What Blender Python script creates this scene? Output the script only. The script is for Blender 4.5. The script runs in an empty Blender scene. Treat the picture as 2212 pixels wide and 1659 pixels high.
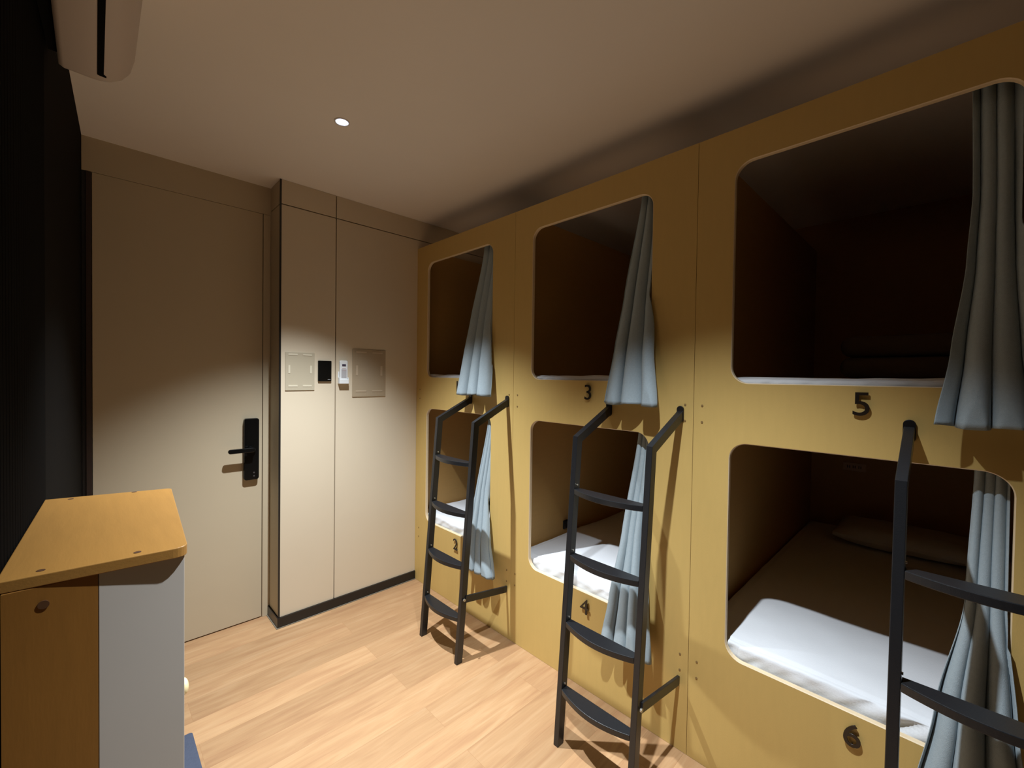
import bpy, bmesh, math, random
from mathutils import Vector, Matrix, noise

random.seed(7)
C = bpy.context.scene.collection
PI = math.pi

# ------------------------------------------------------------------ materials
def new_mat(name):
    m = bpy.data.materials.new(name); m.use_nodes = True
    nt = m.node_tree
    return m, nt, nt.nodes['Principled BSDF']

def lin(r, g, b):
    f = lambda c: (c/255/12.92) if c/255 <= .04045 else ((c/255+.055)/1.055)**2.4
    return (f(r), f(g), f(b), 1)

def simple(name, col, rough=.5, var=.06, scale=30, bump=.0, metallic=0, stretch=(1, 1, 1), spec=.5, bscale=None, detail=4):
    """colour with a little procedural variation and optional bump"""
    m, nt, b = new_mat(name)
    tc = nt.nodes.new('ShaderNodeTexCoord'); mp = nt.nodes.new('ShaderNodeMapping')
    mp.inputs['Scale'].default_value = stretch
    no = nt.nodes.new('ShaderNodeTexNoise'); no.inputs['Scale'].default_value = scale; no.inputs['Detail'].default_value = detail
    nt.links.new(tc.outputs['Object'], mp.inputs[0]); nt.links.new(mp.outputs[0], no.inputs['Vector'])
    mx = nt.nodes.new('ShaderNodeMix'); mx.data_type = 'RGBA'
    mx.inputs[6].default_value = tuple(c*(1-var) for c in col[:3])+(1,)
    mx.inputs[7].default_value = tuple(min(1, c*(1+var)) for c in col[:3])+(1,)
    nt.links.new(no.outputs['Fac'], mx.inputs[0]); nt.links.new(mx.outputs[2], b.inputs['Base Color'])
    b.inputs['Roughness'].default_value = rough; b.inputs['Metallic'].default_value = metallic
    b.inputs['Specular IOR Level'].default_value = spec
    if bump:
        n2 = nt.nodes.new('ShaderNodeTexNoise'); n2.inputs['Scale'].default_value = bscale or scale*4; n2.inputs['Detail'].default_value = 3
        nt.links.new(mp.outputs[0], n2.inputs['Vector'])
        bp = nt.nodes.new('ShaderNodeBump'); bp.inputs['Strength'].default_value = bump; bp.inputs['Distance'].default_value = .002
        nt.links.new(n2.outputs['Fac'], bp.inputs['Height']); nt.links.new(bp.outputs[0], b.inputs['Normal'])
    return m

M = {}
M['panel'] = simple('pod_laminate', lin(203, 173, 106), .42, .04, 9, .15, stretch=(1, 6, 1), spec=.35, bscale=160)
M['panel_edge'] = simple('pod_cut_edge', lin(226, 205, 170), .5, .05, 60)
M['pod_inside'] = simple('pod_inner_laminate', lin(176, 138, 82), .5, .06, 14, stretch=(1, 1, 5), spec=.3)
M['seam'] = simple('seam_shadow_gap', lin(95, 72, 40), .7, .05)
M['wall'] = simple('beige_wall_panel', lin(214, 201, 178), .5, .02, 6, .05, spec=.3)
M['wall_side'] = simple('grey_beige_side_panel', lin(196, 184, 160), .55, .02, 6, spec=.3)
M['door'] = simple('beige_door_laminate', lin(196, 182, 156), .5, .025, 5, .05, spec=.3)
M['ceiling'] = simple('ceiling_paint', lin(236, 229, 222), .9, .02, 4, spec=.2)
M['black_trim'] = simple('black_trim', lin(26, 24, 24), .35, .1)
M['groove'] = simple('dark_groove', lin(48, 38, 26), .8, .1)
M['fluted'] = simple('black_fluted_panel', lin(10, 8, 7), .9, .2, 40, spec=.1)
M['dark_wall'] = simple('dark_brown_wall', lin(8, 6, 5), .9, .15, 12, spec=.08)
M['metal'] = simple('charcoal_powder_coat', lin(26, 27, 30), .34, .08, 80, .2, metallic=.0, spec=.5, bscale=500)
M['bolt'] = simple('bright_bolt', lin(190, 188, 180), .3, .05, metallic=.8)
M['screw'] = simple('screw_cap', lin(138, 112, 70), .5, .08)
M['number'] = simple('black_number', lin(34, 25, 18), .35, .1)
M['curtain'] = simple('blue_grey_curtain', lin(160, 174, 182), .95, .10, 140, .5, stretch=(1, 1, 1), spec=.1, bscale=700)
M['sheet'] = simple('white_sheet', lin(226, 230, 236), .85, .015, 30, .25, spec=.2, bscale=220)
M['pillow'] = simple('white_pillow', lin(206, 206, 206), .85, .03, 30, .3, spec=.2)
M['duvet'] = simple('folded_brown_duvet', lin(112, 98, 84), .9, .05, 30, .3, spec=.2)
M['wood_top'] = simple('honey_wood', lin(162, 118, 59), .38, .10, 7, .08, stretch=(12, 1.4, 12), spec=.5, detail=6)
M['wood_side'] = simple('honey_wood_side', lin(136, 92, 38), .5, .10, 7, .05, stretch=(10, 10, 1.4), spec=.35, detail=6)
M['white_board'] = simple('white_board', lin(186, 180, 172), .45, .02, 10, spec=.4)
M['hole'] = simple('dark_cam_hole', lin(78, 48, 22), .6, .1)
M['knob'] = simple('pale_knob', lin(245, 226, 176), .3, .04)
M['mat'] = simple('blue_floor_mat', lin(74, 80, 96), .95, .12, 90, .6, spec=.1, bscale=400)
M['ac'] = simple('ac_plastic', lin(190, 178, 170), .45, .01, 6, spec=.4)
M['ac_slot'] = simple('ac_slot_black', lin(6, 5, 5), .8, .1, spec=.1)
M['switch'] = simple('switch_black_glass', lin(12, 12, 12), .22, .1, spec=.4)
M['white_plastic'] = simple('white_plastic', lin(232, 236, 238), .35, .01)
M['grey_print'] = simple('grey_print', lin(178, 178, 182), .6, .02)
M['display'] = simple('remote_display', lin(70, 62, 80), .25, .05)
M['holder1'] = simple('sign_holder_grey', lin(188, 178, 156), .28, .02, 12, spec=.5)
M['holder2'] = simple('sign_holder_taupe', lin(176, 160, 136), .25, .05, 6, spec=.5)
M['tape2'] = simple('tape_strip_dim', lin(196, 180, 156), .4, .02)
M['tape'] = simple('tape_strip', lin(216, 208, 186), .4, .02)
M['plate'] = simple('cream_outlet', lin(190, 160, 130), .5, .02)
M['lamp_ring'] = simple('lamp_ring_white', lin(235, 235, 235), .4, .01)
M['reflector'] = simple('lamp_reflector', lin(206, 214, 232), .25, .01, metallic=.3)

def emit(name, col, s):
    m, nt, b = new_mat(name)
    b.inputs['Base Color'].default_value = col
    b.inputs['Emission Color'].default_value = col
    b.inputs['Emission Strength'].default_value = s
    return m
M['led'] = emit('led_emitter', (.95, .97, 1, 1), 22)

def floor_mat():
    m, nt, b = new_mat('oak_plank_floor')
    N = nt.nodes.new; Lk = nt.links.new
    tc = N('ShaderNodeTexCoord')
    mp = N('ShaderNodeMapping'); mp.inputs['Location'].default_value = (.17, .045, 0); Lk(tc.outputs['Object'], mp.inputs[0])
    br = N('ShaderNodeTexBrick'); br.offset = .37; br.offset_frequency = 2
    br.inputs['Color1'].default_value = (0, 0, 0, 1); br.inputs['Color2'].default_value = (1, 1, 1, 1)
    br.inputs['Mortar'].default_value = (.5, .5, .5, 1)
    br.inputs['Scale'].default_value = 1; br.inputs['Mortar Size'].default_value = 0.0006
    br.inputs['Mortar Smooth'].default_value = .2
    br.inputs['Bias'].default_value = 0; br.inputs['Brick Width'].default_value = 1.22; br.inputs['Row Height'].default_value = .152
    Lk(mp.outputs[0], br.inputs['Vector'])
    # per plank offset for the grain
    mul = N('ShaderNodeVectorMath'); mul.operation = 'MULTIPLY'; mul.inputs[1].default_value = (7, 13, 3)
    Lk(br.outputs['Color'], mul.inputs[0])
    add = N('ShaderNodeVectorMath'); Lk(mp.outputs[0], add.inputs[0]); Lk(mul.outputs[0], add.inputs[1])
    st = N('ShaderNodeMapping'); st.inputs['Scale'].default_value = (2.0, 17, 1); Lk(add.outputs[0], st.inputs[0])
    g = N('ShaderNodeTexNoise'); g.inputs['Scale'].default_value = 1.3; g.inputs['Detail'].default_value = 7; g.inputs['Distortion'].default_value = 1.1
    Lk(st.outputs[0], g.inputs['Vector'])
    st2 = N('ShaderNodeMapping'); st2.inputs['Scale'].default_value = (5, 90, 1); Lk(add.outputs[0], st2.inputs[0])
    g2 = N('ShaderNodeTexNoise'); g2.inputs['Scale'].default_value = 1.5; g2.inputs['Detail'].default_value = 4; Lk(st2.outputs[0], g2.inputs['Vector'])
    cr = N('ShaderNodeValToRGB')
    e = cr.color_ramp.elements
    e[0].position = .30; e[0].color = lin(169, 130, 95)
    e[1].position = .72; e[1].color = lin(188, 153, 116)
    n = e.new(.52); n.color = lin(180, 143, 105)
    Lk(g.outputs['Fac'], cr.inputs[0])
    tone = N('ShaderNodeMix'); tone.data_type = 'RGBA'; tone.blend_type = 'MULTIPLY'
    tr = N('ShaderNodeValToRGB'); tr.color_ramp.elements[0].color = (.80, .79, .77, 1); tr.color_ramp.elements[1].color = (1.03, 1.03, 1.02, 1)
    Lk(br.outputs['Color'], tr.inputs[0])
    tone.inputs[0].default_value = 1; Lk(cr.outputs[0], tone.inputs[6]); Lk(tr.outputs[0], tone.inputs[7])
    fine = N('ShaderNodeMix'); fine.data_type = 'RGBA'; fine.blend_type = 'MULTIPLY'; fine.inputs[0].default_value = 1
    fr = N('ShaderNodeValToRGB'); fr.color_ramp.elements[0].position = .3; fr.color_ramp.elements[0].color = (.92, .91, .90, 1); fr.color_ramp.elements[1].position = .65
    Lk(g2.outputs['Fac'], fr.inputs[0]); Lk(tone.outputs[2], fine.inputs[6]); Lk(fr.outputs[0], fine.inputs[7])
    mo = N('ShaderNodeMix'); mo.data_type = 'RGBA'; mo.inputs[7].default_value = lin(150, 112, 78)
    Lk(br.outputs['Fac'], mo.inputs[0]); Lk(fine.outputs[2], mo.inputs[6])
    Lk(mo.outputs[2], b.inputs['Base Color'])
    b.inputs['Roughness'].default_value = .5; b.inputs['Specular IOR Level'].default_value = .35
    bp = N('ShaderNodeBump'); bp.inputs['Strength'].default_value = .12; bp.inputs['Distance'].default_value = .001
    Lk(g2.outputs['Fac'], bp.inputs['Height']); Lk(bp.outputs[0], b.inputs['Normal'])
    return m
M['floor'] = floor_mat()

# ------------------------------------------------------------------ object helpers
def obj(name, bm, mats, parent=None, smooth=False, loc=(0, 0, 0)):
    bmesh.ops.recalc_face_normals(bm, faces=bm.faces)
    me = bpy.data.meshes.new(name); bm.to_mesh(me); bm.free()
    for m in (mats if isinstance(mats, (list, tuple)) else [mats]): me.materials.append(m)
    if smooth:
        me.polygons.foreach_set('use_smooth', [True]*len(me.polygons))
    o = bpy.data.objects.new(name, me); C.objects.link(o); o.location = loc
    if parent: o.parent = parent
    return o

def tag(o, label=None, cat=None, group=None, kind=None):
    if label: o['label'] = label
    if cat: o['category'] = cat
    if group: o['group'] = group
    if kind: o['kind'] = kind
    return o

def thing(name, label, cat, loc=(0, 0, 0), rotz=0, group=None):
    o = bpy.data.objects.new(name, None); C.objects.link(o)
    o.empty_display_size = .05
    o.location = loc; o.rotation_euler = (0, 0, rotz)
    return tag(o, label, cat, group)

def struct_empty(name):
    o = bpy.data.objects.new(name, None); C.objects.link(o); o['kind'] = 'structure'; return o

def box(bm, lo, hi, mi=0, bev=0.0, seg=2):
    vs = [bm.verts.new((x, y, z)) for x in (lo[0], hi[0]) for y in (lo[1], hi[1]) for z in (lo[2], hi[2])]
    idx = [(0, 1, 3, 2), (4, 6, 7, 5), (0, 4, 5, 1), (2, 3, 7, 6), (0, 2, 6, 4), (1, 5, 7, 3)]
    fs = []
    for f in idx:
        fc = bm.faces.new([vs[i] for i in f]); fc.material_index = mi; fs.append(fc)
    if bev:
        bmesh.ops.recalc_face_normals(bm, faces=fs)
        es = list({e for f in fs for e in f.edges})
        r = bmesh.ops.bevel(bm, geom=es, offset=bev, segments=seg, affect='EDGES', profile=.5)
        for f in r['faces']: f.material_index = mi
    return vs

def boxobj(name, lo, hi, mat, parent=None, bev=0.0, mi=0):
    bm = bmesh.new(); box(bm, lo, hi, 0, bev); return obj(name, bm, mat, parent)

def bar(bm, a, b, w, d, up=Vector((0, 1, 0)), bev=0.0, mi=0):
    """rectangular bar from a to b; w along 'up' axis, d across"""
    a = Vector(a); b = Vector(b); ax = (b-a).normalized()
    u = (up - ax*up.dot(ax)).normalized(); v = ax.cross(u)
    vs = []
    for p in (a, b):
        for s, t in ((-1, -1), (1, -1), (1, 1), (-1, 1)):
            vs.append(bm.verts.new(p+u*s*w/2+v*t*d/2))
    fs = [bm.faces.new([vs[3], vs[2], vs[1], vs[0]]), bm.faces.new(vs[4:8])]
    for i in range(4):
        fs.append(bm.faces.new([vs[i], vs[(i+1) % 4], vs[(i+1) % 4+4], vs[i+4]]))
    bmesh.ops.recalc_face_normals(bm, faces=fs)
    if bev:
        es = list({e for f in fs for e in f.edges})
        bmesh.ops.bevel(bm, geom=es, offset=bev, segments=2, affect='EDGES', profile=.5)

def cyl(bm, c, r, h, axis='Z', n=24, r2=None, mi=0):
    r2 = r if r2 is None else r2
    mat = {'Z': Matrix.Identity(4), 'X': Matrix.Rotation(PI/2, 4, 'Y'), 'Y': Matrix.Rotation(-PI/2, 4, 'X')}[axis]
    res = bmesh.ops.create_cone(bm, cap_ends=True, segments=n, radius1=r, radius2=r2, depth=h, matrix=Matrix.Translation(c) @ mat)
    for v in res['verts']:
        for f in v.link_faces: f.material_index = mi
    return res['verts']

def rrect(ya, yb, za, zb, r, n=10):
    pts = []
    for cy, cz, a0 in ((yb-r, zb-r, 0), (ya+r, zb-r, PI/2), (ya+r, za+r, PI), (yb-r, za+r, 3*PI/2)):
        for i in range(n+1):
            a = a0+PI/2*i/n; pts.append((cy+r*math.cos(a), cz+r*math.sin(a)))
    return pts

def prism(bm, pts, z0, z1, axes='xyz', mi=0, bev=0):
    """extrude outline pts (2-D) between z0, z1.  axes: which world axes the outline/extrusion map to"""
    def P(a, b, c):
        d = {axes[0]: a, axes[1]: b, axes[2]: c}; return (d['x'], d['y'], d['z'])
    lo = [bm.verts.new(P(a, b, z0)) for a, b in pts]; hi = [bm.verts.new(P(a, b, z1)) for a, b in pts]
    fs = [bm.faces.new(lo[::-1]), bm.faces.new(hi)]
    n = len(pts)
    for i in range(n): fs.append(bm.faces.new([lo[i], lo[(i+1) % n], hi[(i+1) % n], hi[i]]))
    for f in fs: f.material_index = mi
    if bev:
        bmesh.ops.recalc_face_normals(bm, faces=fs)
        es = [e for f in fs[:2] for e in f.edges]
        bmesh.ops.bevel(bm, geom=list(set(es)), offset=bev, segments=2, affect='EDGES', profile=.5)
    return fs

# ------------------------------------------------------------------ measures (metres)
CAM = (-1.687, 0.0, 1.5)
YB, YD, ZC = 2.736, 2.927, 2.629       # wardrobe face, door wall, ceiling
ZDT = 2.465                            # door head
XW = -0.916                            # outer corner of the panelled box-out
S1 = 1.7195; P = 1.0146                # first seam, pod pitch
ZT = 2.421                             # top of the pod fronts
ZUB, ZUT, ZLB, ZLT = 1.4858, 2.2935, .4627, 1.2682
YF = -1.15                             # wall behind the camera
XR = 2.06                              # wall behind the pods
def xl(y): return -1.733+(y-2.94)*.035 # left wall line

# ------------------------------------------------------------------ room shell
bm = bmesh.new(); box(bm, (-2.0, YF-.1, -.06), (XR+.1, YD+.12, 0)); tag(obj('floor', bm, M['floor']), kind='structure')

L1 = (-.895, 1.925); L2 = (-.895, .57); RH = .030
def ceiling_slab():
    bm = bmesh.new()
    x0, x1, y0, y1 = -2.0, XR+.1, YF-.1, YD+.12
    for z in (ZC, ZC+.09):
        outer = [bm.verts.new(p+(z,)) for p in ((x0, y0), (x1, y0), (x1, y1), (x0, y1))]
        es = [bm.edges.new((outer[i], outer[(i+1) % 4])) for i in range(4)]
        if z == ZC:
            for cx, cy in (L1, L2):
                ring = [bm.verts.new((cx+RH*math.cos(2*PI*i/32), cy+RH*math.sin(2*PI*i/32), z)) for i in range(32)]
                es += [bm.edges.new((ring[i], ring[(i+1) % 32])) for i in range(32)]
                top = [bm.verts.new((v.co.x, v.co.y, z+.085)) for v in ring]
                for i in range(32): bm.faces.new([ring[i], ring[(i+1) % 32], top[(i+1) % 32], top[i]])
                bm.faces.new(top)
        bmesh.ops.triangle_fill(bm, edges=es, use_beauty=True)
    return bm
tag(obj('ceiling', ceiling_slab(), M['ceiling']), kind='structure')

# wall with the door in it, far end of the room
bm = bmesh.new()
XDL, XDR = -1.700, -.956
box(bm, (-1.76, YD, ZDT), (XR+.1, YD+.10, ZC))               # header strip and everything above
box(bm, (-.9185, YD, 0), (XR+.1, YD+.10, ZDT))
box(bm, (-1.80, YD+.045, 0), (-.9, YD+.10, ZDT))             # closes the doorway behind the leaf
tag(obj('wall_far', bm, M['door']), kind='structure')

d = struct_empty('door_1')
bm = bmesh.new(); box(bm, (XDL+.002, YD+.001, .006), (XDR-.003, YD+.041, ZDT-.0015), bev=.0015)
leaf = obj('door_leaf', bm, M['door'], d)
bm = bmesh.new()
box(bm, (XDR, YD-.003, 0), (-.9190, YD+.044, ZDT-.002), bev=.0012)
obj('door_frame', bm, M['door'], d)
bm = bmesh.new()
box(bm, (-1.720, YD-.002, 0), (XDL, YD+.044, ZDT-.002), bev=.0012)
obj('door_frame', bm, simple('brown_frame_strip', lin(50, 36, 30), .5), d)
bm = bmesh.new()
box(bm, (-1.7330, YD+.004, 0), (-1.7205, YD+.044, ZDT))
obj('shadow_gap', bm, M['black_trim'], d)
# electronic lock with lever
lk = obj('smart_lock', (lambda b: (prism(b, rrect(-1.059, -.981, .862, 1.230, .014), YD-.026, YD+.001, 'xzy', bev=.003), b)[1])(bmesh.new()), M['switch'], d)
lk['label'] = 'black electronic lock body'
bm = bmesh.new()
cyl(bm, (-1.022, YD-.033, 1.047), .022, .016, 'Y', 28)
cyl(bm, (-1.022, YD-.052, 1.047), .012, .028, 'Y', 20)
o_ = rrect(-1.147, -1.010, 1.034, 1.060, .0125)
prism(bm, o_, YD-.070, YD-.056, 'xzy', bev=.003)
obj('lever_handle', bm, M['switch'], lk)
bm = bmesh.new()
for zz in (.905, .885): cyl(bm, (-1.008, YD-.0268, zz), .0045, .002, 'Y', 14)
obj('key_dot', bm, simple('lock_dot', lin(70, 66, 66), .4), lk)

# panelled box-out beside the door
bm = bmesh.new()
box(bm, (XW+.012, YB+.018, 0), (XR+.1, YD-.0005, ZC-.0005), 1)        # dark carcass, shows in the joints
ZG = 2.487; XJ = -.5925; g = .0030
for a, b in (((XW+.006, ), (XJ-g, )), ((XJ+g,), (XR+.05,))):
    box(bm, (a[0], YB, .06), (b[0], YB+.018, ZG-g), 0, .0008)
    box(bm, (a[0], YB, ZG+g), (b[0], YB+.018, ZC-.001), 0, .0008)
box(bm, (XW, YB+.006, .06), (XW+.0115, YD-.002, ZG-g), 2)
box(bm, (XW, YB+.006, ZG+g), (XW+.0115, YD-.002, ZC-.001), 2)
tag(obj('wall_panelled', bm, [M['wall'], M['groove'], M['wall_side']]), kind='structure')
bm = bmesh.new(); box(bm, (XW-.004, YB-.003, .0), (XW+.0055, YB+.0055, ZC-.001), bev=.0008)
tag(obj('trim_1', bm, M['black_trim']), kind='structure')
bm = bmesh.new()
prism(bm, [(XW-.010, YB-.010), (-.0005, YB-.010), (-.0005, YB-.0005), (XW-.0045, YB-.0005), (XW-.0045, YB-.0035), (XW-.0045, YD-.001), (XW-.010, YD-.001)], 0.0005, .060)
tag(obj('baseboard_far', bm, M['black_trim']), kind='structure')
bm = bmesh.new()
prism(bm, [(XW-.016, YB-.016), (-.001, YB-.016), (-.001, YB-.0105), (XW-.0105, YB-.0105), (XW-.0105, YD-.004), (XW-.016, YD-.004)], 0.0005, .004)
tag(obj('trim_2', bm, simple('sealant_bead', lin(120, 112, 98), .5)), kind='structure')

# left wall: black fluted panels near the camera, plain dark towards the door
bm = bmesh.new()
ys = YF; pts = []
yy = YF
while yy < 1.62:
    for k in range(4):
        y_ = yy+.026*k/4; pts.append((xl(y_)-.012+[.0, .010, .012, .010][k], y_))
    yy += .026
pts += [(xl(1.63)-.004, 1.63), (xl(YD)-.0, YD-.0005)]
pts2 = pts+[(-2.0, YD-.0005), (-2.0, YF)]
lo = [bm.verts.new((a, b, .0005)) for a, b in pts]; hi = [bm.verts.new((a, b, ZC-.0005)) for a, b in pts]
for i in range(len(pts)-1): bm.faces.new([lo[i], lo[i+1], hi[i+1], hi[i]])
bl = [bm.verts.new((-2.0, YD-.0005, .0005)), bm.verts.new((-2.0, YF, .0005))]; bh = [bm.verts.new((-2.0, YD-.0005, ZC-.0005)), bm.verts.new((-2.0, YF, ZC-.0005))]
bm.faces.new([lo[-1], bl[0], bh[0], hi[-1]]); bm.faces.new([bl[0], bl[1], bh[1], bh[0]]); bm.faces.new([bl[1], lo[0], hi[0], bh[1]])
for f in bm.faces: f.material_index = 0 if f.calc_center_median().y < 1.63 else 1
tag(obj('wall_left', bm, [M['fluted'], M['dark_wall']]), kind='structure')

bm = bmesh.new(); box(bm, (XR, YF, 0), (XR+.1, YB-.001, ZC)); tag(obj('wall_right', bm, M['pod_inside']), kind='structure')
bm = bmesh.new(); box(bm, (0, YF+.0005, .0005), (XR-.001, S1-2*P-.002, ZC-.0005)); tag(obj('wall_beside_pods', bm, M['door']), kind='structure')
bm = bmesh.new(); box(bm, (-2.0, YF-.1, 0), (XR+.1, YF, ZC)); tag(obj('wall_near', bm, M['dark_wall']), kind='structure')

# ------------------------------------------------------------------ sleeping pods
def front_panel(y0, y1):
    """full-height front with two rounded openings; local y from seam"""
    bm = bmesh.new()
    T = .018; ch = .0025; R = .062
    rects = [(oy0, oy1, ZLB, ZLT), (oy0, oy1, ZUB, ZUT)]
    def loop(pts, x): return [bm.verts.new((x, a, b)) for a, b in pts]
    def ring(vs): return [bm.edges.new((vs[i], vs[(i+1) % len(vs)])) for i in range(len(vs))]
    def quads(A, B, mi):
        n = len(A)
        for i in range(n):
            f = bm.faces.new([A[i], A[(i+1) % n], B[(i+1) % n], B[i]]); f.material_index = mi
    outer = [(y0, .001), (y1, .001), (y1, ZT), (y0, ZT)]
    of = loop(outer, 0); ob = loop(outer, T)
    ef = ring(of); eb = ring(ob); quads(of, ob, 0)
    for ya, yb, za, zb in rects:
        f0 = loop(rrect(ya-ch*.2, yb+ch*.2, za-ch*.2, zb+ch*.2, R), 0)
        f1 = loop(rrect(ya+ch*.8, yb-ch*.8, za+ch*.8, zb-ch*.8, R-ch), ch)
        b1 = loop(rrect(ya+ch*.8, yb-ch*.8, za+ch*.8, zb-ch*.8, R-ch), T)
        ef += ring(f0); eb += ring(b1)
        quads(f0, f1, 1); quads(f1, b1, 1)
    for es in (ef, eb):
        r = bmesh.ops.triangle_fill(bm, edges=es, use_beauty=True)
    return bm

def number_mesh(ch, size=.072, depth=.004):
    cu = bpy.data.curves.new('digit', 'FONT'); cu.body = ch; cu.size = size*1.38; cu.extrude = depth/2; cu.align_x = 'CENTER'
    cu.resolution_u = 6; cu.offset = .0
    t = bpy.data.objects.new('digit', cu); C.objects.link(t)
    dg = bpy.context.evaluated_depsgraph_get(); me = bpy.data.meshes.new_from_object(t.evaluated_get(dg))
    bpy.data.objects.remove(t); bpy.data.curves.remove(cu)
    bm = bmesh.new(); bm.from_mesh(me); bpy.data.meshes.remove(me)
    bmesh.ops.remove_doubles(bm, verts=bm.verts, dist=1e-5)
    xs = [v.co.x for v in bm.verts]; ysx = [v.co.y for v in bm.verts]
    cx, cy = (min(xs)+max(xs))/2, (min(ysx)+max(ysx))/2
    s = size/(max(ysx)-min(ysx))
    for v in bm.verts:
        x, y, z = (v.co.x-cx)*s, (v.co.y-cy)*s, v.co.z
        v.co = (-(z+.0085), -x, y)      # faces -X; reading direction runs towards -Y
    return bm

dig_pins = {'1': [(0, 0)], '2': [(0, .024), (0, -.030)], '3': [(.0, .028), (-.0, -.028)], '4': [(-.008, .0)], '5': [(.0, .030), (.0, -.030)], '6': [(.0, -.029), (0, .0)]}
cat_pod = 'bunk pod'
pods = []
for k in range(3):
    s = S1-P*k; y0 = s+.0009; y1 = s+P-.0009
    if k == 0: y1 = YB-.0012
    oy0, oy1 = s+.1868, s+.8805
    lab = ['two-tier wooden sleeping pod numbered 1 and 2, against the beige panelled wall',
           'two-tier wooden sleeping pod numbered 3 and 4, middle of the row',
           'two-tier wooden sleeping pod numbered 5 and 6, nearest the camera at right'][k]
    r = thing('sleeping_pod', lab, cat_pod, (0, s, 0), group='row of two-tier sleeping pods')
    pods.append(r)
    def loc(o): o.location.y -= s; return o
    fp = loc(obj('front_panel', front_panel(y0, y1), [M['panel'], M['panel_edge']], r))
    for ya, yb in ((y0, y0+.016), (y1-.016, y1)):
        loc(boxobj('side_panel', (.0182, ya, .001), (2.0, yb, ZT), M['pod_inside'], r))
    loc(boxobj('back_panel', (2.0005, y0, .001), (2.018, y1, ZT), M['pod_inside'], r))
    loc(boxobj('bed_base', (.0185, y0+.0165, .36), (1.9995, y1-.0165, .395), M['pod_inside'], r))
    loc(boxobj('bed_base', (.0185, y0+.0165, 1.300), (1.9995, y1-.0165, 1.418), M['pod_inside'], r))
    # flush screws
    for sy in (s+.0335, s+P-.0335 if k else YB-.050):
        for sz in (1.398, 1.334, .392, .328):
            bm = bmesh.new(); cyl(bm, (-.0008, sy, sz), .0042, .0022, 'X', 14)
            obj('screw', bm, M['screw'], fp)
    # numbers
    for ch, zc in ((str(2*k+1), 1.431), (str(2*k+2), .402)):
        yc = s+(.512 if k == 0 else .5)
        bm = number_mesh(ch)
        for py, pz in dig_pins[ch]: cyl(bm, (-.0035, py, pz), .0022, .0066, 'X', 10)
        o = obj('number_sign', bm, M['number'], fp); o.location.y = yc; o.location.z = zc
        o['label'] = 'black raised number '+ch
    # curtain rods
    for zr in (2.335, 1.282):
        bm = bmesh.new(); cyl(bm, (.062, (y0+y1)/2, zr), .004, y1-y0-.034, 'Y', 12)
        loc(obj('curtain_rod', bm, M['black_trim'], r))

# outlet plate and small hook inside
r3 = pods[2]
bm = bmesh.new(); prism(bm, rrect(.382, .507, .893, .948, .005), 1.992, 2.0003, 'yzx', bev=.0015)
for dy in (-.03, 0, .03):
    box(bm, (1.9905, .4445+dy-.008, .912), (1.9925, .4445+dy-.003, .930), 1); box(bm, (1.9905, .4445+dy+.003, .912), (1.9925, .4445+dy+.008, .930), 1)
o = tag(obj('wall_outlet', bm, [M['plate'], M['hole']]), 'pale outlet plate on the back wall inside pod 6', 'outlet')
bm = bmesh.new(); yo = S1-.0169
prism(bm, rrect(.440, .486, .535, .59, .006), yo-.008, yo-.0002, 'xzy', bev=.002)
cyl(bm, (.463, yo-.016, .575), .010, .016, 'Y', 16)
tag(obj('wall_socket', bm, M['black_trim']), 'small dark socket on the side wall inside pod 4, above the mattress', 'socket')

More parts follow.
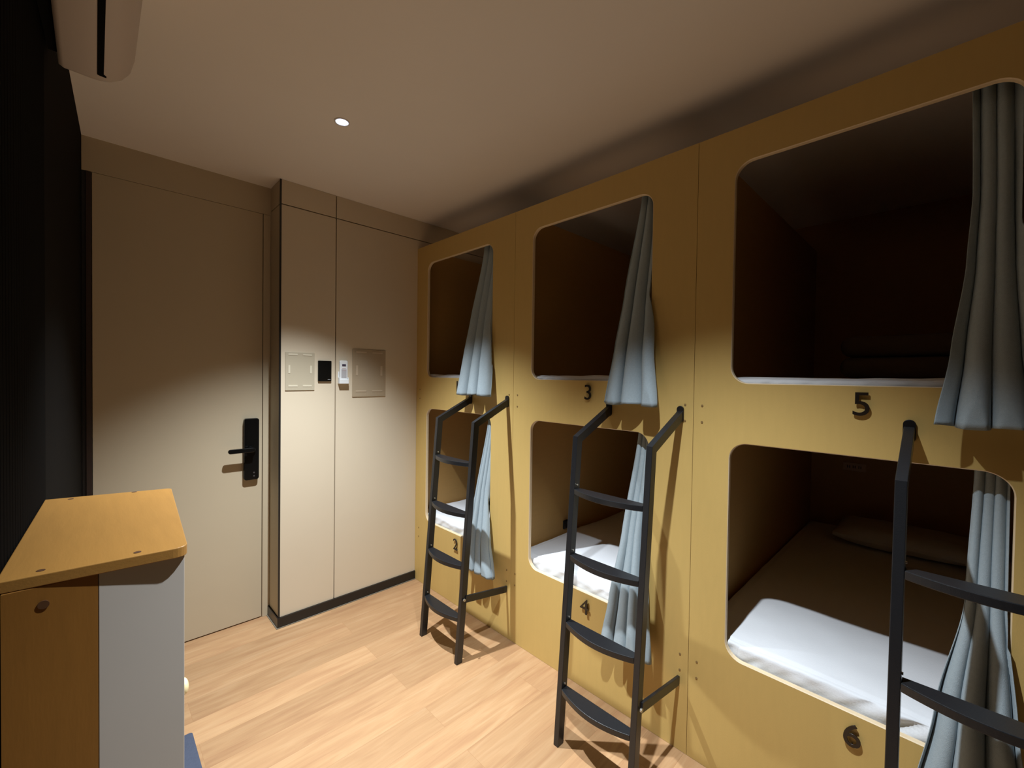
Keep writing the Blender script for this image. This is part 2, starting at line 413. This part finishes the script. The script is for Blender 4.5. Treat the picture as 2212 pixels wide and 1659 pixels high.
# ------------------------------------------------------------------ mattresses
def mattress(y0, y1, x0, x1, z0, z1, seed):
    bm = bmesh.new()
    nx, ny, nz = 70, 110, 14
    rr = .013
    c = Vector(((x0+x1)/2, (y0+y1)/2, (z0+z1)/2)); h = Vector(((x1-x0)/2, (y1-y0)/2, (z1-z0)/2))
    def spacing(n, fine=0):     # denser near the -X end
        return [-1+2*((i/n)**(1.8 if fine else 1)) for i in range(n+1)]
    X = spacing(nx, 1); Y = spacing(ny); Z = spacing(nz)
    vm = {}
    def V(i, j, k):
        key = (i, j, k)
        if key in vm: return vm[key]
        p = Vector((X[i]*h.x, Y[j]*h.y, Z[k]*h.z))
        q = Vector((max(-h.x+rr, min(h.x-rr, p.x)), max(-h.y+rr, min(h.y-rr, p.y)), max(-h.z+rr, min(h.z-rr, p.z))))
        dv = p-q
        nrm = dv.normalized() if dv.length > 1e-9 else Vector((0, 0, 1))
        # keep shape: push back onto rounded shell
        if dv.length > 1e-9: p = q+nrm*rr
        w = p+c
        top = max(0, nrm.z); fr = max(0, -nrm.x)
        n1 = noise.noise(Vector((w.x*3+seed, w.y*3, 2)))
        dz = top*(.007*n1+.004*noise.noise(Vector((w.x*9, w.y*9+seed, 5))))
        if abs(p.x) < h.x-.03 and abs(p.y) < h.y-.03: dz += .006*top
        # diagonal tucks in the sheet over the front
        t = w.y*26+(w.z-z0)*34+2.2*noise.noise(Vector((w.y*4, seed, 1)))
        cr = (abs(math.sin(t))**5)
        mod = max(0, noise.noise(Vector((w.y*3.3+seed*2, 9, 3)))+.25)
        dx = -fr*(-.016*cr*mod+.004*noise.noise(Vector((w.y*16, w.z*34, seed)))+.0035*noise.noise(Vector((w.y*40+w.z*50, w.z*20, seed))))
        dzf = -top*.008*cr*mod*max(0, 1-(w.x-x0)/.07)
        v = bm.verts.new((w.x+dx, w.y, w.z+dz+dzf)); vm[key] = v; return v
    def face(a, b, cc, d): bm.faces.new([a, b, cc, d])
    for i in range(nx):
        for j in range(ny):
            face(V(i, j, nz), V(i+1, j, nz), V(i+1, j+1, nz), V(i, j+1, nz)); face(V(i, j, 0), V(i, j+1, 0), V(i+1, j+1, 0), V(i+1, j, 0))
        for k in range(nz):
            face(V(i, 0, k), V(i+1, 0, k), V(i+1, 0, k+1), V(i, 0, k+1)); face(V(i, ny, k), V(i, ny, k+1), V(i+1, ny, k+1), V(i+1, ny, k))
    for j in range(ny):
        for k in range(nz):
            face(V(0, j, k), V(0, j, k+1), V(0, j+1, k+1), V(0, j+1, k)); face(V(nx, j, k), V(nx, j+1, k), V(nx, j+1, k+1), V(nx, j, k+1))
    return bm
for k in range(3):
    s = S1-P*k
    for lower in (0, 1):
        n = 2*k+1+lower
        z0, z1 = (.3955, .512) if lower else (1.4185, 1.503)
        pos = {1: 'white mattress barely showing over the sill of pod 1', 2: 'white sheeted mattress in pod 2, behind the farthest ladder',
               3: 'white mattress barely showing over the sill of pod 3', 4: 'white sheeted mattress in pod 4, behind the middle ladder',
               5: 'white mattress showing as a thin strip over the sill of pod 5', 6: 'large white sheeted mattress in pod 6, nearest at lower right'}[n]
        o = obj('mattress', mattress(s+.026, s+P-.026, .026, 1.96, z0, z1, n*1.7), M['sheet'], smooth=True)
        tag(o, pos, 'mattress', 'mattresses in the sleeping pods')

def cushion(name, c, hx, hy, hz, mat, e=3.2, seed=0):
    bm = bmesh.new(); bmesh.ops.create_cube(bm, size=2)
    bmesh.ops.subdivide_edges(bm, edges=bm.edges, cuts=11, use_grid_fill=True)
    for v in bm.verts:
        x, y, z = v.co
        ex, ey = 1-abs(x)**e, 1-abs(y)**e
        t = (max(0, ex)*max(0, ey))**.45
        v.co = (c[0]+x*hx, c[1]+y*hy, c[2]+z*hz*(.16+.84*t)+.008*noise.noise(Vector((x*3+seed, y*3, z))))
    return obj(name, bm, mat, smooth=True)
tag(cushion('pillow', (1.62, .13, 1.515+.062), .17, .24, .062, M['pillow'], seed=3), 'pale pillow at the dark back of the upper pod behind the folded duvet', 'pillow')
tag(cushion('pillow', (1.70, .17, .526+.058), .20, .31, .058, M['pillow'], seed=8), 'pale pillow at the dark back of the lower pod nearest the camera', 'pillow')
def folded(x0, x1, y0, y1, z0, layers, th, mat, seed):
    bm = bmesh.new()
    for i in range(layers):
        dx = .008*noise.noise(Vector((i*2.3, seed, 0))); dy = .010*noise.noise(Vector((i*1.3, 3, seed)))
        box(bm, (x0+dx, y0+dy, z0+i*th), (x1+dx, y1+dy, z0+(i+1)*th-.0015), 0, th*.42, 3)
    return bm
tag(obj('folded_duvet', folded(1.02, 1.29, -.06, .40, 1.5185, 2, .104, M['duvet'], 2), M['duvet'], smooth=True), 'folded brownish duvet lying on the mattress in pod 5', 'duvet')

# ------------------------------------------------------------------ curtains
def curtain(yr, prof, zt, zb, n, seed, xin=.062, xout=-.062, sill=None, wav=.030):
    """prof: list of (fraction down, left offset, right offset) relative to the right jamb yr"""
    bm = bmesh.new(); NU, NV = 120, 70
    def pr(t, idx):
        for a, b in zip(prof, prof[1:]):
            if t <= b[0]:
                f = (t-a[0])/(b[0]-a[0]); f = f*f*(3-2*f)*.5+f*.5; return a[idx]+(b[idx]-a[idx])*f
        return prof[-1][idx]
    tc = (zt-(sill+.10))/(zt-zb)      # fraction where it has left the opening
    grid = []
    for j in range(NV+1):
        t = j/NV; z = zt+(zb-zt)*t
        L, Rr = pr(t, 1), pr(t, 2)
        f = min(1, t/tc); xc = xin+(-.036-xin)*f**1.25
        if t > tc: xc = -.036+(xout+.036)*((t-tc)/(1-tc))
        row = []
        A = wav*(.45+.75*t)
        for i in range(NU+1):
            u = i/NU
            uu = u+.018*math.sin(7*u+seed)+.012*noise.noise(Vector((u*4, t*2, seed)))
            y = yr+L+(Rr-L)*u
            ph = 2*PI*n*uu+seed+.5*noise.noise(Vector((seed, t*1.5, 4)))
            amp = A*(.75+.5*noise.noise(Vector((u*5, seed, t*1.2))))
            tube = 1-2*abs(math.sin(ph/2))**.85          # round tubes with narrow creases
            x = xc+amp*tube
            y += .30*amp*math.sin(ph)
            x = min(x, -.006+max(0, z-(sill+.012))*.75)
            x = max(x, -.085)
            y = max(y, yr+.007-max(0, -.010-x)*4)
            zz = z+(.004*math.sin(ph*.5+seed) if j == NV else 0)
            row.append(bm.verts.new((x, y, zz)))
        grid.append(row)
    for j in range(NV):
        for i in range(NU): bm.faces.new([grid[j][i], grid[j][i+1], grid[j+1][i+1], grid[j+1][i]])
    return bm
cprof = {
 1: ([(0, .135, .008), (.09, .135, .002), (.5, .185, -.004), (.75, .205, -.024), (1, .230, -.050)], 2.345, 1.385),
 3: ([(0, .085, .002), (.5, .140, -.006), (.75, .165, -.026), (1, .194, -.060)], 2.345, 1.388),
 5: ([(0, .100, .002), (.35, .094, -.004), (.55, .102, -.010), (.8, .126, -.028), (1, .152, -.060)], 2.345, 1.384),
 2: ([(0, .075, .004), (.5, .120, .004), (.8, .145, -.045), (1, .160, -.105)], 1.286, .335),
 4: ([(0, .073, .004), (.5, .112, .004), (.8, .145, -.030), (1, .170, -.055)], 1.286, .335),
 6: ([(0, .074, .004), (.4, .088, .004), (.7, .140, -.020), (1, .185, -.060)], 1.286, .330)}
clab = {1: 'blue-grey curtain bunched at the right of pod 1 opening, farthest upper one',
        2: 'blue-grey curtain hanging at pod 2, behind the farthest ladder',
        3: 'blue-grey curtain bunched at the right of pod 3 opening, middle upper one',
        4: 'blue-grey curtain hanging at pod 4, behind the middle ladder',
        5: 'dim grey curtain at the right of pod 5, upper right edge of the photo',
        6: 'blue-grey curtain at pod 6, behind the nearest ladder at lower right'}
for n, (prof, zt, zb) in cprof.items():
    k = (n-1)//2; s = S1-P*k; yr = s+.1868
    sill = ZUB if n % 2 else ZLB
    o = obj('curtain', curtain(yr, prof, zt, zb, 3.6 if n % 2 == 0 else {1: 2.7, 3: 2.9, 5: 3.1}[n], n*1.9, sill=sill), M['curtain'], smooth=True)
    tag(o, clab[n], 'curtain', 'curtains of the sleeping pods')
    md = o.modifiers.new('cloth', 'SOLIDIFY'); md.thickness = .0018; md.offset = 0

# ------------------------------------------------------------------ ladders
def make_ladder():
    """local origin on the floor under the far (left) rail's wall end; y=0 left rail, y=-.333 right rail"""
    r = thing('ladder', 'x', 'ladder')
    W = .333; zbend = 1.243; xb = -.236; xf = -.332
    dirv = Vector((xb-xf, 0, zbend)).normalized()
    for y in (0, -W):
        bm = bmesh.new()
        # foot cut level with the floor
        t, dd = .024, .036
        a = Vector((xf, y, 0)); b = Vector((xb, y, zbend)); tp = Vector((-.006, y, 1.352))
        # rail as a mitred outline in the XZ plane
        n1 = Vector((dirv.z, 0, -dirv.x)); d2 = (tp-b).normalized(); n2 = Vector((d2.z, 0, -d2.x))
        half = dd/2
        mit = (n1+n2).normalized()*half/((n1+n2).normalized().dot(n1))
        hx = half/dirv.z
        def ext(p, dv, n, sgn, x):   # extend edge to plane x
            q = p+n*sgn*half; tt = (x-q.x)/dv.x; return q+dv*tt
        e1 = ext(b, d2, n2, 1, -.0015); e2 = ext(b, d2, n2, -1, -.0015)
        out = [(a.x-hx, .001), (a.x+hx, .001), ((b+mit).x, (b+mit).z), (e1.x, e1.z), (e2.x, e2.z), ((b-mit).x, (b-mit).z)]
        prism(bm, out, y-t/2, y+t/2, 'xzy', bev=.0018)
        obj('rail', bm, M['metal'], r)
        bm = bmesh.new()
        prism(bm, rrect(y-.014, y+.014, 1.325, 1.392, .0138), -.008, -.0006, 'yzx', bev=.0012)
        obj('wall_hook', bm, M['black_trim'], r)
    for z in (1.028, .760, .490, .222):
        xc = xf+(xb-xf)*z/zbend
        bm = bmesh.new()
        y0, y1 = -.0125, -W+.0125
        pts = []
        N = 20
        for i in range(N+1):
            u = i/N; pts.append((xc-.006-.012-.036*math.sin(PI*u)**.9, y0+(y1-y0)*u))
        pts += [(xc+.016, y1), (xc+.016, y0)]
        prism(bm, pts, z-.011, z+.011, 'xyz', bev=.002)
        obj('step', bm, M['metal'], r)
    # strut from the right rail to the pod front
    bm = bmesh.new(); bar(bm, (-.300, -W-.013, .330), (-.0015, -W-.013, .283), .012, .036, bev=.002)
    obj('strut', bm, M['metal'], r)
    bm = bmesh.new(); cyl(bm, (-.312, -W-.021, .331), .007, .006, 'Y', 16)
    for z in (1.052, .784):
        pass
    obj('bolt', bm, M['bolt'], r)['label'] = 'bright metal bolt'
    for z in (1.050, .782, .512, .244):
        xc = xf+(xb-xf)*z/zbend
        bm = bmesh.new(); cyl(bm, (xc, -.0135, z+.004), .0035, .004, 'Y', 12)
        obj('bolt', bm, M['bolt'], r)['label'] = 'bright metal bolt'
    return r
def dup(root, loc):
    r = root.copy(); C.objects.link(r); r.location = loc
    for ch in list(root.children):
        c = ch.copy(); C.objects.link(c); c.parent = r
    return r
lad = make_ladder()
llab = ['black metal ladder with curved steps in front of pod 2, farthest of three',
        'black metal ladder with curved steps in front of pod 4, middle of three',
        'black metal ladder in front of pod 6, cut by the right edge of the photo']
for k in range(3):
    o = lad if k == 0 else dup(lad, (0, 0, 0))
    o.location = (0, [2.098, 1.089, .081][k], 0)
    tag(o, llab[k], 'ladder', 'black bunk ladders')

# ------------------------------------------------------------------ things on the panelled wall
def sign_holder(x0, x1, z0, z1, mat, label, name='sign_holder'):
    r = thing(name, label, 'sign holder', ((x0+x1)/2, YB, z0), group='empty sign holders')
    cx = (x0+x1)/2; w = (x1-x0)/2; h = z1-z0
    bm = bmesh.new(); prism(bm, rrect(-w, w, 0, h, .003, 3), -.005, -.0004, 'xzy', bev=.0008); obj('plate', bm, mat, r)
    def strip(a, b, c, d):
        bm = bmesh.new(); box(bm, (a, -.0066, c), (b, -.0046, d)); o = obj('tape_strip', bm, M['tape'] if mat is M['holder1'] else M['tape2'], r)
    for zc in (h*.12, h*.94):
        strip(-w*.80, -w*.18, zc-.0045, zc+.0045); strip(w*.18, w*.80, zc-.0045, zc+.0045)
    strip(-w*.80, -w*.68, h*.45, h*.66); strip(w*.68, w*.80, h*.45, h*.66)
    return r
sign_holder(-.888, -.722, 1.400, 1.628, M['holder1'], 'smaller empty grey sign holder, left of the black switch')
sign_holder(-.484, -.250, 1.353, 1.667, M['holder2'], 'larger empty taupe sign holder, right of the white remote')

r = thing('light_switch', 'black glass touch switch on the beige panelled wall', 'switch', (-.6615, YB, 1.455))
bm = bmesh.new(); prism(bm, rrect(-.0405, .0405, 0, .128, .004, 4), -.011, -.0004, 'xzy', bev=.0015); obj('cover_plate', bm, M['switch'], r)
bm = bmesh.new()
for i in range(3): box(bm, (.017+i*.006, -.0116, .0095), (.0215+i*.006, -.0108, .0125))
obj('print_mark', bm, M['grey_print'], r)['label'] = 'tiny pale mark in the lower corner'

r = thing('remote_holder', 'white wall holder cupping the white remote', 'holder', (-.5475, YB, 1.442))
bm = bmesh.new()
box(bm, (-.030, -.0035, -.002), (.030, -.0003, .075), 0, .0012)
box(bm, (-.030, -.030, -.002), (.030, -.0265, .026), 0, .0014)
box(bm, (-.030, -.0268, -.002), (-.0265, -.0033, .038), 0, .001); box(bm, (.0265, -.0268, -.002), (.030, -.0033, .038), 0, .001)
box(bm, (-.0268, -.0268, -.002), (.0268, -.0033, .002), 0, .0008)
obj('holder_cup', bm, M['white_plastic'], r)
r = thing('remote_control', 'white air conditioner remote standing in its wall holder', 'remote', (-.5475, YB, 1.445))
bm = bmesh.new(); prism(bm, rrect(-.025, .025, 0, .143, .009, 5), -.024, -.006, 'xzy', bev=.003); obj('remote_body', bm, M['white_plastic'], r)
bm = bmesh.new(); prism(bm, rrect(-.0125, .0125, .106, .120, .002, 2), -.0248, -.0235, 'xzy'); obj('display', bm, M['display'], r)
bm = bmesh.new()
box(bm, (-.0165, -.0247, .032), (.0165, -.0238, .088))
obj('button_panel', bm, M['grey_print'], r)
bm = bmesh.new()
for z, w in ((.0925, .013), (.081, .012)): box(bm, (-w, -.0250, z-.0009), (w, -.0238, z+.0009))
obj('print_line', bm, simple('rosy_print', lin(200, 160, 160), .5), r)

# ------------------------------------------------------------------ shoe cabinet bottom left
r = thing('storage_cabinet', 'narrow cabinet with honey wood top and white panel, lower left against black wall', 'cabinet', (0, 0, 0))
zt = 1.171
def rounded_poly(pts, rad, n=6):
    out = []
    m = len(pts)
    for i in range(m):
        p = Vector(pts[i]); a = (Vector(pts[i-1])-p).normalized(); b = (Vector(pts[(i+1) % m])-p).normalized()
        rr = rad[i]
        if rr <= 0: out.append(tuple(p)); continue
        for k in range(n+1):
            t = k/n; q = (p+a*rr)*(1-t)**2+p*2*t*(1-t)+(p+b*rr)*t*t
            out.append(tuple(q))
    return out
top = rounded_poly([(-1.5335, 1.535), (-1.7795, 1.600), (-1.7995, 1.019), (-1.562, 1.001)], [.012, .0, .0, .022])
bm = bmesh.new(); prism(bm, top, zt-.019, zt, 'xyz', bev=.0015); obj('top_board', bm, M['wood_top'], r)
for x, y in ((-1.733, 1.566), (-1.612, 1.548), (-1.752, 1.036), (-1.633, 1.020+.006)):
    bm = bmesh.new(); cyl(bm, (x, y, zt-.0006), .0055, .0022, 'Z', 16); obj('screw_hole', bm, M['hole'], r)
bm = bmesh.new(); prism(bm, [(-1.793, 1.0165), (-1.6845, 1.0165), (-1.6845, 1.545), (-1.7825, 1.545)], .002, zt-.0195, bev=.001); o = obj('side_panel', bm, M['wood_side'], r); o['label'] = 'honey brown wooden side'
bm = bmesh.new(); box(bm, (-1.684, 1.0165, .002), (-1.5655, 1.520, zt-.0195), bev=.001); o = obj('end_panel', bm, M['white_board'], r); o['label'] = 'white panel'
bm = bmesh.new(); cyl(bm, (-1.748, 1.0158, 1.121), .0068, .0022, 'Y', 18); obj('cam_cover', bm, M['hole'], r)
bm = bmesh.new()
cyl(bm, (-1.5605, 1.10, .846), .005, .011, 'X', 14)
bmesh.ops.create_uvsphere(bm, u_segments=20, v_segments=12, radius=.016, matrix=Matrix.Translation((-1.5555, 1.10, .846)) @ Matrix.Diagonal((.45, 1, 1, 1)))
obj('door_knob', bm, M['knob'], r, smooth=True)['label'] = 'round pale knob'

# floor mat
bm = bmesh.new(); prism(bm, rounded_poly([(-1.402, 2.165), (-1.79, 2.165), (-1.79, 1.62), (-1.400, 1.62)], [.012]*4), .0006, .009, 'xyz', bev=.002)
tag(obj('floor_mat', bm, M['mat']), 'blue floor mat peeking out beside the cabinet, bottom left', 'mat')

# ------------------------------------------------------------------ air conditioner
r = thing('air_conditioner', 'white wall air conditioner high up at the top left', 'air conditioner', (0, 0, 0))
zb, ztp = 2.335, 2.60
ya, yb = .86, 1.745
def acprof(x0):
    # (x, z) outline, wall side at x0
    pts = [(x0, zb+.006), (x0+.012, zb), (x0+.074, zb-.002)]
    pts2 = [(x0+.092, zb-.001), (x0+.118, zb+.006), (x0+.140, zb+.020), (x0+.158, zb+.045), (x0+.168, zb+.085), (x0+.172, zb+.15), (x0+.170, ztp-.03), (x0+.158, ztp-.006), (x0+.14, ztp), (x0, ztp)]
    return pts, pts2
bm = bmesh.new()
rows = []
ysl = [(ya, .93), (ya+.012, 1)]+[(ya+.012+(yb-ya-.05)*i/6, 1) for i in range(1, 7)]+[(yb-.022, .985), (yb-.010, .95), (yb-.003, .88), (yb, .78)]
X0 = lambda y: -1.758
for y, sc in ysl:
    p1, p2 = acprof(0)
    pr_ = p1+p2
    cx, cz = .0, (zb+ztp)/2
    rows.append([bm.verts.new((X0(yb)+px_*.93*sc, y, cz+(pz-cz)*(1-(1-sc)*.6))) for px_, pz in pr_])
n = len(rows[0])
for a, b in zip(rows, rows[1:]):
    for i in range(n): bm.faces.new([a[i], a[(i+1) % n], b[(i+1) % n], b[i]])
bm.faces.new(rows[0][::-1]); bm.faces.new(rows[-1])
obj('ac_housing', bm, M['ac'], r, smooth=True)
bm = bmesh.new(); prism(bm, [(-1.7575, ya+.05), (-1.7575, yb-.05), (xl(yb-.05)+.0005, yb-.05), (xl(ya+.05)+.0005, ya+.05)], zb+.02, ztp-.02); obj('mounting_plate', bm, M['fluted'], r)
bm = bmesh.new()
xs_ = X0(yb)+.083
box(bm, (xs_-.0065-.02, ya+.05, zb-.0035), (xs_+.0065-.02, ya+.051, zb+.0005))
bm.free(); bm = bmesh.new()
ye = 1.69
pa = [(xs_-.007, ya+.05), (xs_+.0065, ya+.05), (xs_+.0065, ye-.006), (xs_+.012, ye+.004), (xs_-.003, ye+.003), (xs_-.007, ye)]
prism(bm, pa, zb-.0032, zb+.003, 'xyz')
obj('air_slot', bm, M['ac_slot'], r)['label'] = 'black air outlet slot'

# ------------------------------------------------------------------ downlights
def downlight(c, label, SPOT):
    r = thing('recessed_downlight', label, 'ceiling light', (c[0], c[1], ZC), group='recessed downlights')
    bm = bmesh.new()
    N = 40
    def ringv(rad, z): return [bm.verts.new((rad*math.cos(2*PI*i/N), rad*math.sin(2*PI*i/N), z)) for i in range(N)]
    loops = [ringv(a, b) for a, b in ((.0295, .004), (.0335, -.0008), (.0335, -.0030), (.0275, -.0034), (.0270, .004))]
    for a, b in zip(loops, loops[1:]+loops[:1]):
        for i in range(N): bm.faces.new([a[i], a[(i+1) % N], b[(i+1) % N], b[i]])
    obj('trim_ring', bm, M['lamp_ring'], r, smooth=True)
    bm = bmesh.new()
    loops = [ringv(a, b) for a, b in ((.0268, .002), (.024, .018), (.0175, .032))]
    for a, b in zip(loops, loops[1:]):
        for i in range(N): bm.faces.new([a[i], a[(i+1) % N], b[(i+1) % N], b[i]])
    obj('reflector', bm, M['reflector'], r, smooth=True)
    bm = bmesh.new(); cyl(bm, (0, 0, .034), .0172, .003, 'Z', 32); obj('led_lens', bm, M['led'], r)
    ld = bpy.data.lights.new('lamp_beam', 'SPOT'); ld.energy = SPOT; ld.color = (.90, .96, 1.0)
    ld.spot_size = math.radians(90); ld.spot_blend = 1.0; ld.shadow_soft_size = .016
    lo_ = bpy.data.objects.new('lamp_beam', ld); C.objects.link(lo_); lo_.location = (0, 0, -.018); lo_.parent = r
    return r
downlight(L1, 'small round recessed downlight glowing white in the ceiling', 445)
downlight(L2, 'recessed downlight above the frame, over the middle of the floor', 335)

# ------------------------------------------------------------------ world, camera, view
w = bpy.data.worlds.new('world'); bpy.context.scene.world = w; w.use_nodes = True
w.node_tree.nodes['Background'].inputs[0].default_value = (.004, .004, .005, 1)
w.node_tree.nodes['Background'].inputs[1].default_value = 1

cam = bpy.data.cameras.new('camera'); co = bpy.data.objects.new('camera', cam); C.objects.link(co)
yaw, pitch, roll, f = .7724, -.0171, .0139, 923.63
cy, sy = math.cos(yaw), math.sin(yaw); cp, sp = math.cos(pitch), math.sin(pitch)
F = Vector((sy*cp, cy*cp, sp)); R0 = Vector((cy, -sy, 0)); U0 = R0.cross(F)
c_, s_ = math.cos(roll), math.sin(roll)
R = R0*c_+U0*s_; U = -R0*s_+U0*c_
co.matrix_world = Matrix(((R.x, U.x, -F.x, CAM[0]), (R.y, U.y, -F.y, CAM[1]), (R.z, U.z, -F.z, CAM[2]), (0, 0, 0, 1)))
cam.sensor_fit = 'HORIZONTAL'; cam.sensor_width = 36; cam.lens = f/2212*36; cam.clip_start = .01
bpy.context.scene.camera = co

vs = bpy.context.scene.view_settings
vs.view_transform = 'Standard'; vs.look = 'None'; vs.exposure = 0; vs.gamma = 1; vs.use_curve_mapping = False
cyc = bpy.context.scene.cycles
cyc.max_bounces = 14; cyc.diffuse_bounces = 10; cyc.sample_clamp_indirect = 6
